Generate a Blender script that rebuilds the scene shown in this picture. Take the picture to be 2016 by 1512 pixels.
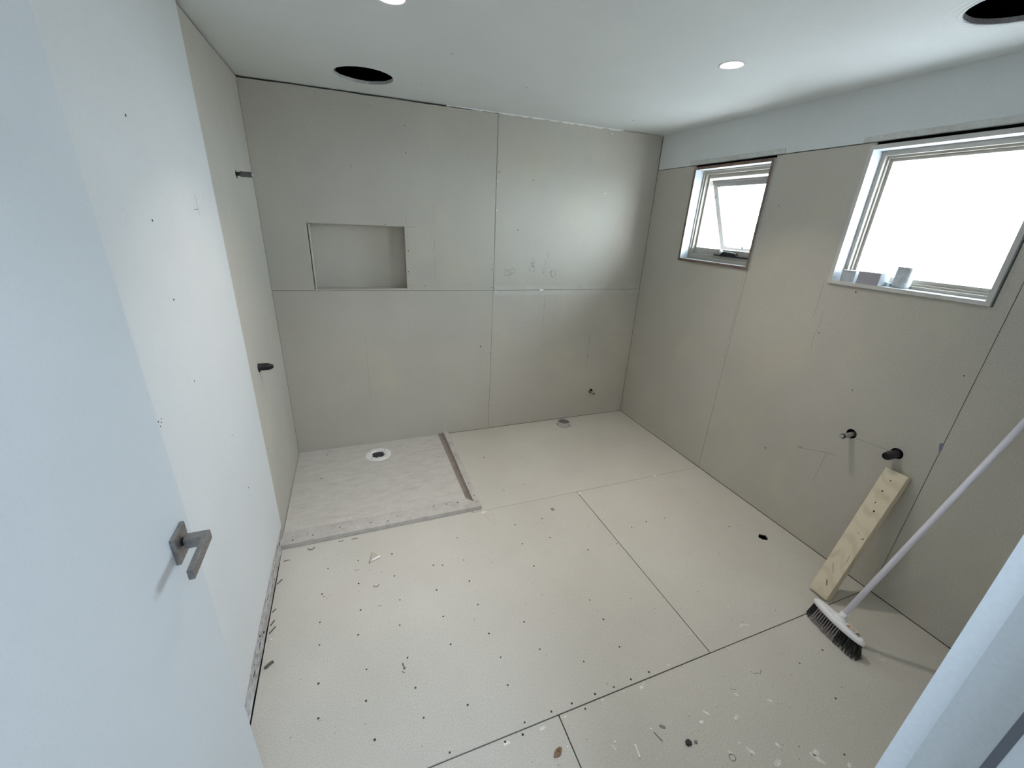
import bpy, bmesh, math, random
from mathutils import Matrix, Vector, noise

random.seed(7)
C = bpy.context.scene.collection
sc = bpy.context.scene
for o in list(bpy.data.objects):
    bpy.data.objects.remove(o)

# ------------------------------------------------------------------ camera
cam_d = bpy.data.cameras.new('camera')
cam = bpy.data.objects.new('camera', cam_d); C.objects.link(cam)
RX = Vector((0.93508009, -0.35145143, 0.04590334))       # image right
RY = Vector((-0.09052377, -0.36202546, -0.92776237))     # image down
RZ = Vector((0.34268159, 0.86337678, -0.37033751))       # view direction
M = Matrix.Identity(4)
for i in range(3):
    M[i][0] = RX[i]; M[i][1] = -RY[i]; M[i][2] = -RZ[i]
M[0][3], M[1][3], M[2][3] = 0.49104, -3.09894, 1.73064
cam.matrix_world = M
cam_d.sensor_fit = 'HORIZONTAL'; cam_d.sensor_width = 36.0
cam_d.lens = 810.50 / 2016 * 36.0
cam_d.clip_start = 0.01; cam_d.clip_end = 200
sc.camera = cam

# ------------------------------------------------------------------ world: pale overcast sky
w = bpy.data.worlds.new('overcast_sky'); sc.world = w; w.use_nodes = True
bg = w.node_tree.nodes['Background']
bg.inputs[0].default_value = (0.875, 0.935, 1.0, 1)
bg.inputs[1].default_value = 38.0

# ------------------------------------------------------------------ exposure
sc.view_settings.view_transform = 'Standard'
sc.view_settings.look = 'None'
sc.view_settings.gamma = 1.0
sc.view_settings.use_curve_mapping = False
sc.view_settings.exposure = 0.08
LAMP = 4.4          # watts of each ceiling downlight
HALL = 23.0          # watts of the added fill light in the hallway behind the doorway
sc.cycles.use_denoising = True
sc.cycles.max_bounces = 10
sc.cycles.diffuse_bounces = 7
sc.cycles.transparent_max_bounces = 12
sc.cycles.sample_clamp_indirect = 6.0
sc.cycles.caustics_reflective = False
sc.cycles.caustics_refractive = False

def portal(name, y0, y1, z0, z1, x):
    l = bpy.data.lights.new(name, 'AREA'); l.shape = 'RECTANGLE'
    l.size = z1 - z0; l.size_y = y1 - y0
    l.cycles.is_portal = True
    o = bpy.data.objects.new(name, l); C.objects.link(o)
    o.location = (x, (y0 + y1) / 2, (z0 + z1) / 2)
    o.rotation_euler = (0, math.pi / 2, 0)      # shines towards -X
portal('daylight_portal', -1.05, -0.44, 1.51, 2.13, 3.36)
portal('daylight_portal', -2.21, -1.59, 1.50, 2.13, 3.06)

hl = bpy.data.lights.new('hall_added_fill', 'AREA'); hl.shape = 'DISK'; hl.size = 0.5  # added unseen source, stands in for cool daylight coming through the doorway
hl.energy = HALL; hl.color = (0.70, 0.83, 1.0)
ho = bpy.data.objects.new('hall_added_fill', hl); C.objects.link(ho)
ho.location = (0.9, -3.75, 2.36)

# ------------------------------------------------------------------ materials
def mat(name, col, rough=0.8, metal=0.0, spec=0.3):
    m = bpy.data.materials.new(name); m.use_nodes = True
    b = m.node_tree.nodes['Principled BSDF']
    b.inputs['Base Color'].default_value = (*col, 1)
    b.inputs['Roughness'].default_value = rough
    b.inputs['Metallic'].default_value = metal
    b.inputs['Specular IOR Level'].default_value = spec
    return m

def mottled(name, ca, cb, scale=2.0, rough=0.85, stain=None, bump=0.0, fine=0.25, stretch=(1, 1, 1), spec=0.25, speck=None):
    """two-tone large mottling + fine fibre grain in world space, optional stain tone and bump"""
    m = mat(name, ca, rough, spec=spec); nt = m.node_tree; N = nt.nodes; L = nt.links
    b = N['Principled BSDF']
    g = N.new('ShaderNodeNewGeometry')
    mp = N.new('ShaderNodeMapping'); mp.inputs['Scale'].default_value = stretch
    L.new(g.outputs['Position'], mp.inputs[0])
    n1 = N.new('ShaderNodeTexNoise'); n1.inputs['Scale'].default_value = scale; n1.inputs['Detail'].default_value = 5
    n1.inputs['Roughness'].default_value = 0.6
    L.new(mp.outputs[0], n1.inputs['Vector'])
    r1 = N.new('ShaderNodeValToRGB'); r1.color_ramp.elements[0].position = 0.35; r1.color_ramp.elements[1].position = 0.68
    r1.color_ramp.elements[0].color = (*ca, 1); r1.color_ramp.elements[1].color = (*cb, 1)
    L.new(n1.outputs['Fac'], r1.inputs[0])
    out = r1.outputs[0]
    n2 = N.new('ShaderNodeTexNoise'); n2.inputs['Scale'].default_value = 190; n2.inputs['Detail'].default_value = 3
    L.new(g.outputs['Position'], n2.inputs['Vector'])
    mr = N.new('ShaderNodeMapRange'); mr.inputs['From Min'].default_value = 0.3; mr.inputs['From Max'].default_value = 0.7
    mr.inputs['To Min'].default_value = 1 - fine * 0.5; mr.inputs['To Max'].default_value = 1 + fine * 0.35
    L.new(n2.outputs['Fac'], mr.inputs['Value'])
    mx = N.new('ShaderNodeVectorMath'); mx.operation = 'SCALE'
    L.new(out, mx.inputs[0]); L.new(mr.outputs[0], mx.inputs['Scale']); out = mx.outputs[0]
    if stain:
        n3 = N.new('ShaderNodeTexNoise'); n3.inputs['Scale'].default_value = stain[1]; n3.inputs['Detail'].default_value = 4
        mp3 = N.new('ShaderNodeMapping'); mp3.inputs['Location'].default_value = (3.1, 7.7, 1.3); mp3.inputs['Scale'].default_value = stain[3]
        L.new(g.outputs['Position'], mp3.inputs[0]); L.new(mp3.outputs[0], n3.inputs['Vector'])
        r3 = N.new('ShaderNodeMapRange'); r3.inputs['From Min'].default_value = 0.52; r3.inputs['From Max'].default_value = 0.72
        r3.inputs['To Max'].default_value = stain[2]
        L.new(n3.outputs['Fac'], r3.inputs['Value'])
        m3 = N.new('ShaderNodeMixRGB'); m3.inputs[2].default_value = (*stain[0], 1)
        L.new(r3.outputs[0], m3.inputs[0]); L.new(out, m3.inputs[1]); out = m3.outputs[0]
    if speck:
        v = N.new('ShaderNodeTexVoronoi'); v.inputs['Scale'].default_value = speck[1]
        L.new(g.outputs['Position'], v.inputs['Vector'])
        r4 = N.new('ShaderNodeMapRange'); r4.inputs['From Min'].default_value = speck[2]; r4.inputs['From Max'].default_value = speck[2] * 0.5
        r4.inputs['To Max'].default_value = speck[3]
        L.new(v.outputs['Distance'], r4.inputs['Value'])
        m4 = N.new('ShaderNodeMixRGB'); m4.inputs[2].default_value = (*speck[0], 1)
        L.new(r4.outputs[0], m4.inputs[0]); L.new(out, m4.inputs[1]); out = m4.outputs[0]
    L.new(out, b.inputs['Base Color'])
    if bump:
        bp = N.new('ShaderNodeBump'); bp.inputs['Strength'].default_value = bump; bp.inputs['Distance'].default_value = 0.004
        L.new(n1.outputs['Fac'], bp.inputs['Height']); L.new(bp.outputs[0], b.inputs['Normal'])
    return m

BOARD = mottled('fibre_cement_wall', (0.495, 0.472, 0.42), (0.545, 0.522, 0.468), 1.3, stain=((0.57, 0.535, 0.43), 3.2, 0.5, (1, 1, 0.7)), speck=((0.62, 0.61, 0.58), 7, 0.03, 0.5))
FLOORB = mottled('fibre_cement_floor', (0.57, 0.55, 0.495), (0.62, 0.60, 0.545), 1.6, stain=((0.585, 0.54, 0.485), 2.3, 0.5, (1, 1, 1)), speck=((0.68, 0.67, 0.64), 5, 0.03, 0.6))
TRAYB = mottled('dusty_shower_board', (0.545, 0.525, 0.485), (0.61, 0.59, 0.555), 9, stretch=(1, 2.5, 1), stain=((0.46, 0.41, 0.37), 9, 0.45, (1, 3.5, 1)))
CEIL = mottled('ceiling_paint', (0.76, 0.79, 0.79), (0.80, 0.83, 0.83), 1.4, rough=0.7, fine=0.06, bump=0.25, spec=0.3)
PAINT = mottled('white_wall_paint', (0.72, 0.74, 0.75), (0.76, 0.78, 0.79), 1.2, rough=0.6, fine=0.05)
BULK = mottled('white_plaster_paint', (0.70, 0.73, 0.74), (0.74, 0.77, 0.78), 1.6, rough=0.7, fine=0.08)
DOORP = mottled('white_door_paint', (0.66, 0.70, 0.73), (0.675, 0.715, 0.745), 1.0, rough=0.45, fine=0.04, spec=0.4)
JAMBP = mottled('white_jamb_paint', (0.74, 0.78, 0.80), (0.77, 0.81, 0.83), 1.5, rough=0.5, fine=0.06, spec=0.4)
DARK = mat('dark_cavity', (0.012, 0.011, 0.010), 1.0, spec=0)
TORN = mottled('torn_paper_face', (0.36, 0.32, 0.29), (0.52, 0.50, 0.49), 22, fine=0.3, stain=((0.74, 0.78, 0.82), 9, 0.9, (1, 0.4, 1.5)), bump=0.6)
PLASTER = mottled('plaster_edge', (0.66, 0.67, 0.66), (0.56, 0.57, 0.55), 20, fine=0.2, bump=0.4)
RAWPL = mottled('raw_gypsum', (0.42, 0.41, 0.42), (0.32, 0.31, 0.33), 40, fine=0.3)
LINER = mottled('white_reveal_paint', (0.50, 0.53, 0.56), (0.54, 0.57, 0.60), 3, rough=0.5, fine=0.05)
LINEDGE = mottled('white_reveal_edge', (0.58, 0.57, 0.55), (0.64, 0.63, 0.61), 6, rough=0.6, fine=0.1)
RAWEDGE = mottled('raw_red_timber_edge', (0.15, 0.10, 0.085), (0.24, 0.18, 0.14), 25, fine=0.3)
ALU = mat('cream_aluminium', (0.34, 0.32, 0.28), 0.4, spec=0.5)
ALU2 = mat('grey_sash_aluminium', (0.10, 0.095, 0.09), 0.4, spec=0.5)
NICKEL = mottled('brushed_nickel', (0.25, 0.24, 0.24), (0.33, 0.32, 0.31), 30, rough=0.36, fine=0.3)
NICKEL.node_tree.nodes['Principled BSDF'].inputs['Metallic'].default_value = 0.85
STEEL = mat('galvanised_steel', (0.42, 0.42, 0.41), 0.42, 0.7)
STEELD = mat('threaded_steel', (0.13, 0.135, 0.13), 0.5, 0.5)
BLACKP = mat('black_plastic', (0.012, 0.012, 0.014), 0.42)
PURPLE = mat('dark_grey_pipe', (0.035, 0.032, 0.042), 0.5)
PVC = mottled('grey_white_pvc', (0.48, 0.48, 0.46), (0.55, 0.55, 0.53), 20, rough=0.5, fine=0.1)
FLANGE = mottled('white_pvc_flange', (0.86, 0.86, 0.87), (0.76, 0.76, 0.77), 30, rough=0.45, fine=0.1)
GRATE = mat('dark_drain_grate', (0.06, 0.06, 0.06), 0.5)
RUBBER = mat('black_seal', (0.01, 0.01, 0.01), 0.6)
WHITEPL = mat('white_plastic', (0.88, 0.89, 0.92), 0.42, spec=0.5)
POLE = mat('white_coated_pole', (0.86, 0.85, 0.95), 0.4, spec=0.5)
BRD = mat('charcoal_bristle', (0.055, 0.06, 0.058), 0.8)
BRL = mat('pale_grey_bristle', (0.40, 0.37, 0.37), 0.8)
PAPER = mottled('white_wrapping', (0.42, 0.44, 0.46), (0.56, 0.59, 0.60), 35, fine=0.2, bump=0.8)
CARDG = mat('grey_card', (0.36, 0.35, 0.39), 0.8)
CARDW = mat('white_card', (0.46, 0.50, 0.53), 0.8)
CHIPW = mat('white_plaster_chip', (0.93, 0.93, 0.92), 0.8)
CHIPD = mat('dark_shaving', (0.13, 0.12, 0.10), 0.9)
CHIPG = mat('grey_shaving', (0.27, 0.26, 0.24), 0.9)
SCREWM = mat('dark_screw_head', (0.055, 0.052, 0.048), 0.6, 0.3)
PENCIL = mat('graphite_pencil', (0.23, 0.23, 0.22), 0.7)
CHALK = mat('blue_crayon_mark', (0.20, 0.22, 0.30), 0.8)
SPLAT = mottled('white_plaster_smear', (0.68, 0.67, 0.63), (0.88, 0.87, 0.84), 60, fine=0.3)
ROOFT = mat('roof_timber', (0.10, 0.05, 0.03), 0.9)

def wood(name, base, dark):
    m = mat(name, base, 0.7); nt = m.node_tree; N = nt.nodes; L = nt.links; b = N['Principled BSDF']
    tc = N.new('ShaderNodeTexCoord')
    mp = N.new('ShaderNodeMapping'); mp.inputs['Scale'].default_value = (9, 9, 0.8)
    L.new(tc.outputs['Object'], mp.inputs[0])
    n = N.new('ShaderNodeTexNoise'); n.inputs['Scale'].default_value = 3.0; n.inputs['Detail'].default_value = 6; n.inputs['Distortion'].default_value = 1.2
    L.new(mp.outputs[0], n.inputs['Vector'])
    wv = N.new('ShaderNodeTexWave'); wv.inputs['Scale'].default_value = 0.9; wv.inputs['Distortion'].default_value = 9; wv.inputs['Detail'].default_value = 2
    L.new(mp.outputs[0], wv.inputs['Vector'])
    ad = N.new('ShaderNodeMath'); ad.operation = 'MULTIPLY'; L.new(n.outputs['Fac'], ad.inputs[0]); L.new(wv.outputs['Fac'], ad.inputs[1])
    r = N.new('ShaderNodeValToRGB'); r.color_ramp.elements[0].color = (*base, 1); r.color_ramp.elements[1].color = (*dark, 1)
    r.color_ramp.elements[0].position = 0.22; r.color_ramp.elements[1].position = 0.85
    L.new(ad.outputs[0], r.inputs[0]); L.new(r.outputs[0], b.inputs['Base Color'])
    return m
PINE = wood('rough_pine', (0.73, 0.65, 0.50), (0.60, 0.51, 0.36))
KNOT = mat('dark_knot', (0.06, 0.035, 0.02), 0.8)
BROWNF = wood('brown_bark_flake', (0.21, 0.13, 0.075), (0.10, 0.05, 0.03))

# lens of a downlight: gives off light
LENS = bpy.data.materials.new('lit_lens'); LENS.use_nodes = True
_n = LENS.node_tree; _n.nodes.clear()
_e = _n.nodes.new('ShaderNodeEmission'); _e.inputs[0].default_value = (1.0, 0.93, 0.86, 1); _e.inputs[1].default_value = 45.0
_o = _n.nodes.new('ShaderNodeOutputMaterial'); _n.links.new(_e.outputs[0], _o.inputs[0])

def glass(name, tint, frost, speck=False):
    m = bpy.data.materials.new(name); m.use_nodes = True; nt = m.node_tree; nt.nodes.clear(); N = nt.nodes; L = nt.links
    t = N.new('ShaderNodeBsdfTransparent'); t.inputs[0].default_value = (*tint, 1)
    g = N.new('ShaderNodeBsdfGlossy'); g.inputs['Roughness'].default_value = 0.05 if not frost else 0.4
    
    mx = N.new('ShaderNodeMixShader'); mx.inputs[0].default_value = 0.05
    base = t.outputs[0]
    if frost:
        tr = N.new('ShaderNodeBsdfTranslucent'); tr.inputs[0].default_value = (0.95, 0.98, 1, 1)
        m2 = N.new('ShaderNodeMixShader'); m2.inputs[0].default_value = frost
        L.new(base, m2.inputs[1]); L.new(tr.outputs[0], m2.inputs[2]); base = m2.outputs[0]
    if speck:
        tc = N.new('ShaderNodeTexCoord')
        n = N.new('ShaderNodeTexNoise'); n.inputs['Scale'].default_value = 75; n.inputs['Detail'].default_value = 3
        n0 = N.new('ShaderNodeTexNoise'); n0.inputs['Scale'].default_value = 7
        L.new(tc.outputs['Object'], n.inputs['Vector']); L.new(tc.outputs['Object'], n0.inputs['Vector'])
        mu = N.new('ShaderNodeMath'); mu.operation = 'MULTIPLY'; L.new(n.outputs['Fac'], mu.inputs[0]); L.new(n0.outputs['Fac'], mu.inputs[1])
        r = N.new('ShaderNodeMapRange'); r.inputs['From Min'].default_value = 0.37; r.inputs['From Max'].default_value = 0.40; r.inputs['To Max'].default_value = 0.99
        L.new(mu.outputs[0], r.inputs['Value'])
        d = N.new('ShaderNodeBsdfDiffuse'); d.inputs[0].default_value = (0.04, 0.045, 0.045, 1)
        m3 = N.new('ShaderNodeMixShader'); L.new(r.outputs[0], m3.inputs[0]); L.new(base, m3.inputs[1]); L.new(d.outputs[0], m3.inputs[2]); base = m3.outputs[0]
    L.new(base, mx.inputs[1]); L.new(g.outputs[0], mx.inputs[2])
    o = N.new('ShaderNodeOutputMaterial'); L.new(mx.outputs[0], o.inputs[0])
    return m
GLASS1 = glass('dusty_clear_glass', (0.90, 0.97, 0.99), 0, True)
GLASS2 = glass('obscure_glass', (0.95, 0.98, 1.0), 0.45)

# ------------------------------------------------------------------ helpers
def box(bm, x0, x1, y0, y1, z0, z1, mt=None):
    v = [bm.verts.new(p) for p in ((x0, y0, z0), (x1, y0, z0), (x1, y1, z0), (x0, y1, z0), (x0, y0, z1), (x1, y0, z1), (x1, y1, z1), (x0, y1, z1))]
    if mt is not None:
        for q in v: q.co = mt @ q.co
    fs = [bm.faces.new([v[i] for i in f]) for f in ((0, 3, 2, 1), (4, 5, 6, 7), (0, 1, 5, 4), (1, 2, 6, 5), (2, 3, 7, 6), (3, 0, 4, 7))]
    return fs

def tube(bm, p0, p1, r0, r1=None, n=20, caps=(True, True)):
    r1 = r0 if r1 is None else r1
    p0, p1 = Vector(p0), Vector(p1); d = (p1 - p0).normalized()
    a = d.orthogonal().normalized(); b = d.cross(a)
    A = [bm.verts.new(p0 + r0 * (math.cos(t) * a + math.sin(t) * b)) for t in [2 * math.pi * i / n for i in range(n)]]
    B = [bm.verts.new(p1 + r1 * (math.cos(t) * a + math.sin(t) * b)) for t in [2 * math.pi * i / n for i in range(n)]]
    for i in range(n):
        f = bm.faces.new((A[i], A[(i + 1) % n], B[(i + 1) % n], B[i])); f.smooth = True
    if caps[0]: bm.faces.new(A[::-1])
    if caps[1]: bm.faces.new(B)

def lathe(bm, prof, org, axis='z', n=32, mt=None):
    """prof: (radius, height) pairs revolved about the axis"""
    rings = []
    for r, h in prof:
        ring = []
        for i in range(n):
            t = 2 * math.pi * i / n; c, s = r * math.cos(t), r * math.sin(t)
            p = {'z': (c, s, h), 'x': (h, c, s), 'y': (c, h, s)}[axis]
            p = Vector(p) + Vector(org)
            if mt is not None: p = mt @ p
            ring.append(bm.verts.new(p))
        rings.append(ring)
    for a, b in zip(rings, rings[1:]):
        for i in range(n):
            f = bm.faces.new((a[i], a[(i + 1) % n], b[(i + 1) % n], b[i])); f.smooth = True
    return rings

def prism(bm, pts, h0, h1, axis='z', mt=None):
    def P(p, h): return {'z': (p[0], p[1], h), 'x': (h, p[0], p[1]), 'y': (p[0], h, p[1])}[axis]
    A = [bm.verts.new(P(p, h0)) for p in pts]; B = [bm.verts.new(P(p, h1)) for p in pts]
    if mt is not None:
        for v in A + B: v.co = mt @ v.co
    n = len(pts)
    bm.faces.new(A[::-1]); bm.faces.new(B)
    for i in range(n): bm.faces.new((A[i], A[(i + 1) % n], B[(i + 1) % n], B[i]))

def obj(name, bm, m, parent=None, bevel=0, loc=None, smooth=False):
    bmesh.ops.recalc_face_normals(bm, faces=bm.faces)
    me = bpy.data.meshes.new(name); bm.to_mesh(me); bm.free()
    if m: me.materials.append(m)
    o = bpy.data.objects.new(name, me); C.objects.link(o)
    if parent: o.parent = parent
    if loc: o.location = loc
    if bevel:
        b = o.modifiers.new('bevel', 'BEVEL'); b.width = bevel; b.segments = 2; b.limit_method = 'ANGLE'
    return o

def tag(o, label=None, cat=None, group=None, kind=None):
    if label: o['label'] = label
    if cat: o['category'] = cat
    if group: o['group'] = group
    if kind: o['kind'] = kind
    return o

def empty(name, loc, label, cat, group=None):
    o = bpy.data.objects.new(name, None); C.objects.link(o); o.location = loc; o.empty_display_size = 0.05
    bpy.context.view_layer.update()
    return tag(o, label, cat, group)

def child(name, bm, m, parent, bevel=0):
    """part built in world coordinates, parented while keeping its place"""
    loc = parent.location.copy()
    bmesh.ops.translate(bm, verts=bm.verts, vec=-loc)
    return obj(name, bm, m, parent, bevel)

def cut(o, builder):
    """carve real openings out of a sheet"""
    bm = bmesh.new(); builder(bm)
    k = obj('cutter', bm, DARK)
    md = o.modifiers.new('cut', 'BOOLEAN'); md.object = k; md.operation = 'DIFFERENCE'; md.solver = 'EXACT'
    bpy.context.view_layer.update()
    me = bpy.data.meshes.new_from_object(o.evaluated_get(bpy.context.evaluated_depsgraph_get()))
    old = o.data; o.modifiers.clear(); o.data = me; me.name = o.name
    bpy.data.meshes.remove(old)
    km = k.data; bpy.data.objects.remove(k); bpy.data.meshes.remove(km)

def jag(n, amp, seed, sc_=9):
    return [amp * noise.noise(Vector((i * sc_ / n * 1.0, seed * 7.3, 0.5))) for i in range(n + 1)]

def ribbon(bm, pts, wd, plane, h):
    """thin flat stroke lying on a surface; pts in that surface's own 2-D metres"""
    def P(a, b): return {'y': (a, h, b), 'x': (h, a, b), 'z': (a, b, h)}[plane]
    for (a0, b0), (a1, b1) in zip(pts, pts[1:]):
        d = Vector((a1 - a0, b1 - b0)); 
        if d.length < 1e-6: continue
        nrm = Vector((-d.y, d.x)).normalized() * wd / 2
        vs = [bm.verts.new(P(a0 + nrm.x, b0 + nrm.y)), bm.verts.new(P(a0 - nrm.x, b0 - nrm.y)), bm.verts.new(P(a1 - nrm.x, b1 - nrm.y)), bm.verts.new(P(a1 + nrm.x, b1 + nrm.y))]
        bm.faces.new(vs)

def NB(): return bmesh.new()
W, H = 2.905, 2.4

# ================================================================== SETTING
# ---- floor: subfloor + fibre-cement sheets
bm = NB(); box(bm, -0.14, 3.06, -3.1, 0.2, -0.09, -0.0075)
floor = tag(obj('floor', bm, DARK), kind='structure')
cut(floor, lambda b: tube(b, (2.2, -0.125, -0.06), (2.2, -0.125, 0.05), 0.064, n=40))
cut(floor, lambda b: tube(b, (0.565, -0.205, -0.06), (0.565, -0.205, 0.05), 0.055, n=32))
cut(floor, lambda b: tube(b, (2.706, -1.803, -0.06), (2.706, -1.803, 0.05), 0.034, n=24))
cut(floor, lambda b: box(b, 0.0, 1.105, -0.947, 0.0, -0.035, 0.05))

def sheet(name, pts, z0, z1, m, parent, axis='z'):
    bm = NB(); prism(bm, pts, z0, z1, axis)
    return obj(name, bm, m, parent)
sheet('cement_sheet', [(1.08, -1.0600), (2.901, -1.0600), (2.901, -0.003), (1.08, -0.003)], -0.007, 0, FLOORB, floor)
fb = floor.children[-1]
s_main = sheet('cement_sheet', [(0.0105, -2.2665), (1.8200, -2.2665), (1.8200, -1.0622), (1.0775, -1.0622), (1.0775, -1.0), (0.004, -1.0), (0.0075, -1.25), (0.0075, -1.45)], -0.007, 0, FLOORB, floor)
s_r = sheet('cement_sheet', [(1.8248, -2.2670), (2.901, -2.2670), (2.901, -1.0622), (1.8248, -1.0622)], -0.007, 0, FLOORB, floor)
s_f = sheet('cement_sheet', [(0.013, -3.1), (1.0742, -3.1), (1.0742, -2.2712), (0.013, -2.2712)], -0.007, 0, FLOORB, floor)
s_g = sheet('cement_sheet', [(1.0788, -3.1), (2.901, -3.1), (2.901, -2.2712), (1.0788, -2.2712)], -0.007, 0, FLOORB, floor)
cut(fb, lambda b: tube(b, (2.2, -0.125, -0.05), (2.2, -0.125, 0.05), 0.061, n=40))
cut(s_r, lambda b: prism(b, [(2.706 + 0.029 * (1 + 0.10 * math.sin(5 * t)) * math.cos(t), -1.803 + 0.025 * (1 + 0.12 * math.cos(4 * t)) * math.sin(t)) for t in [i * math.pi / 12 for i in range(24)]], -0.05, 0.05))
# sloping shower board, its joint strip at the front
bm = NB(); v = [bm.verts.new(p) for p in [(0.003, -0.940, 0.024), (1.064, -0.940, 0.024), (1.064, -0.003, 0.004), (0.003, -0.003, 0.004), (0.003, -0.940, -0.02), (1.064, -0.940, -0.02), (1.064, -0.003, -0.02), (0.003, -0.003, -0.02)]]
for f in ((0, 1, 2, 3), (4, 7, 6, 5), (0, 4, 5, 1), (1, 5, 6, 2), (2, 6, 7, 3), (3, 7, 4, 0)): bm.faces.new([v[i] for i in f])
tray = obj('shower_board', bm, TRAYB, floor)
cut(tray, lambda b: tube(b, (0.565, -0.205, -0.05), (0.565, -0.205, 0.05), 0.052, n=32))
bm = NB(); box(bm, 1.0635, 1.1095, -0.945, -0.003, -0.03, 0.0008); obj('shaded_slot_strip', bm, mottled('brown_slot_shade', (0.29, 0.25, 0.22), (0.36, 0.315, 0.28), 12), floor)  # slot beside the batten: brown, with the slot's shade put into the colour
# screw heads on their setting-out grid (a few pixels each)
SCR = [(0.243,-1.258),(0.221,-1.417),(0.219,-1.575),(0.223,-1.689),(0.227,-1.858),(0.233,-1.989),(0.391,-1.249),(0.565,-1.256),(0.389,-1.406),(0.562,-1.413),(0.572,-1.568),(0.393,-1.567),(0.379,-1.693),(0.556,-1.703),(0.75,-1.566),(0.751,-1.722),(0.922,-1.711),(0.919,-1.564),(0.764,-1.404),(0.81,-1.419),(0.926,-1.419),(0.753,-1.866),(0.569,-1.866),(0.406,-1.861),(0.399,-1.984),(0.583,-1.997),(0.596,-2.113),(0.422,-2.126),(0.761,-2.124),(0.931,-2.106),(0.941,-1.99),(0.927,-1.871),(1.099,-1.868),(1.114,-2.011),(1.275,-1.576),(1.055,-2.25),(0.945,-2.25),(0.924,-2.284),(0.856,-2.284),(0.663,-2.25),
 (1.453,-1.861),(1.46,-1.975),(1.454,-2.115),(1.27,-2.121),(1.508,-2.249),(1.418,-2.249),(1.334,-2.252),(1.247,-2.25),(1.143,-2.25),(1.183,-2.284),(2.163,-2.433),(2.322,-2.425),(2.165,-2.584),(1.996,-2.723),
 (1.293,-1.243),(1.277,-1.405),(0.932,-1.244),(1.452,-1.408),(1.617,-1.563),(1.976,-1.482),(2.231,-1.477),(2.097,-1.466),(2.578,-1.666),(1.804,-1.574),(1.336,-0.459),(1.506,-0.879),(1.343,-0.9),(1.475,-1.243)]
bm = NB()
for i, (x, y) in enumerate(SCR):
    tube(bm, (x, y, 0.0), (x, y, 0.0007), 0.0034 + 0.0014 * ((i * 37 % 10) / 10), n=8)
tag(obj('screw_head', bm, SCREWM, floor), kind='stuff')
bm = NB()
for (x, y) in [(1.801,-2.093),(1.934,-2.119),(2.093,-2.111),(1.798,-2.169),(2.015,-2.279),(1.913,-2.279),(1.815,-2.277),(1.608,-2.253),(1.455,-2.283),(1.362,-2.28),(1.264,-2.28),(1.096,-2.285),(1.06,-2.371),(1.23,-2.415),(1.662,-2.569),(1.712,-2.506),(1.382,-2.424)]:
    tube(bm, (x, y, 0), (x, y, 0.0022), 0.0046, 0.0024, n=8)
tag(obj('plaster_drop', bm, CHIPW, floor), kind='stuff')
# dried plaster smears and filler patches, thin films on the floor
def film(name, spots, m, parent, z=0.0006):
    bm = NB()
    for (x, y, a, b, rot) in spots:
        pts = []
        for i in range(14):
            t = 2 * math.pi * i / 14; k = 1 + 0.45 * noise.noise(Vector((x * 31 + math.cos(t), y * 17 + math.sin(t), 2)))
            u, v_ = a * k * math.cos(t), b * k * math.sin(t)
            pts.append((x + u * math.cos(rot) - v_ * math.sin(rot), y + u * math.sin(rot) + v_ * math.cos(rot)))
        prism(bm, pts, 0.0, z)
    return tag(obj(name, bm, m, parent), kind='stuff')
film('plaster_smear', [(1.891, -2.70, .007, .028, .5), (1.902, -2.685, .014, .010, .2), (1.577, -2.472, .010, .006, .3), (1.622, -2.451, .004, .014, .7), (1.217, -2.428, .004, .009, .4), (2.094, -2.218, .004, .015, .9), (2.07, -2.213, .014, .004, .2), (1.605, -2.58, .006, .008, .5), (1.68, -2.60, .006, .016, .6), (1.74, -2.66, .016, .008, .2), (1.79, -2.62, .005, .008, .1), (1.56, -2.63, .012, .005, .8), (1.65, -2.665, .008, .012, .2), (1.90, -2.50, .004, .012, .9), (1.79, -2.44, .004, .010, .8), (2.485, -1.064, .016, .006, .2), (1.832, -1.082, .014, .008, .2), (1.44, -2.29, .01, .006, .1), (0.86, -2.29, .012, .007, .1), (1.0, -2.29, .012, .006, .1), (1.145, -1.075, .016, .01, .3), (2.55, -2.52, .004, .012, .8), (2.535, -2.545, .003, .012, .8), (1.72, -2.50, .012, .006, .2), (1.98, -2.75, .012, .006, .3)], SPLAT, floor)
film('pale_scuff', [(1.15, -1.12, .012, .045, .25), (1.18, -1.19, .02, .012, .2)], mat('pale_dust', (0.56, 0.54, 0.48), 0.9), floor, 0.0004)
film('grey_scuff', [(0.548, -1.890, .0035, .012, .2), (0.552, -1.905, .006, .006, .2), (0.545, -1.92, .002, .008, .9)], mat('grey_scuff_mark', (0.17, 0.16, 0.16), 0.9), floor, 0.0004)
film('knock_pit', [(1.579, -1.181, .012, .014, .2)], mat('pit_grey', (0.24, 0.23, 0.21), 0.9), floor, 0.0004)
bm = NB()
ribbon(bm, [(1.925, -2.388), (1.93, -2.402), (1.95, -2.404), (1.955, -2.41), (1.975, -2.398)], 0.0022, 'z', 0.0006)
ribbon(bm, [(1.782, -2.412), (1.79, -2.42), (1.806, -2.424)], 0.002, 'z', 0.0006)
ribbon(bm, [(1.60 + 0.012 * math.cos(t), -2.594 + 0.010 * math.sin(t)) for t in [i * math.pi / 8 for i in range(17)]], 0.0025, 'z', 0.0006)
tag(obj('scratch', bm, mat('scratch_grey', (0.20, 0.19, 0.175), 0.9), floor), kind='stuff')

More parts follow.
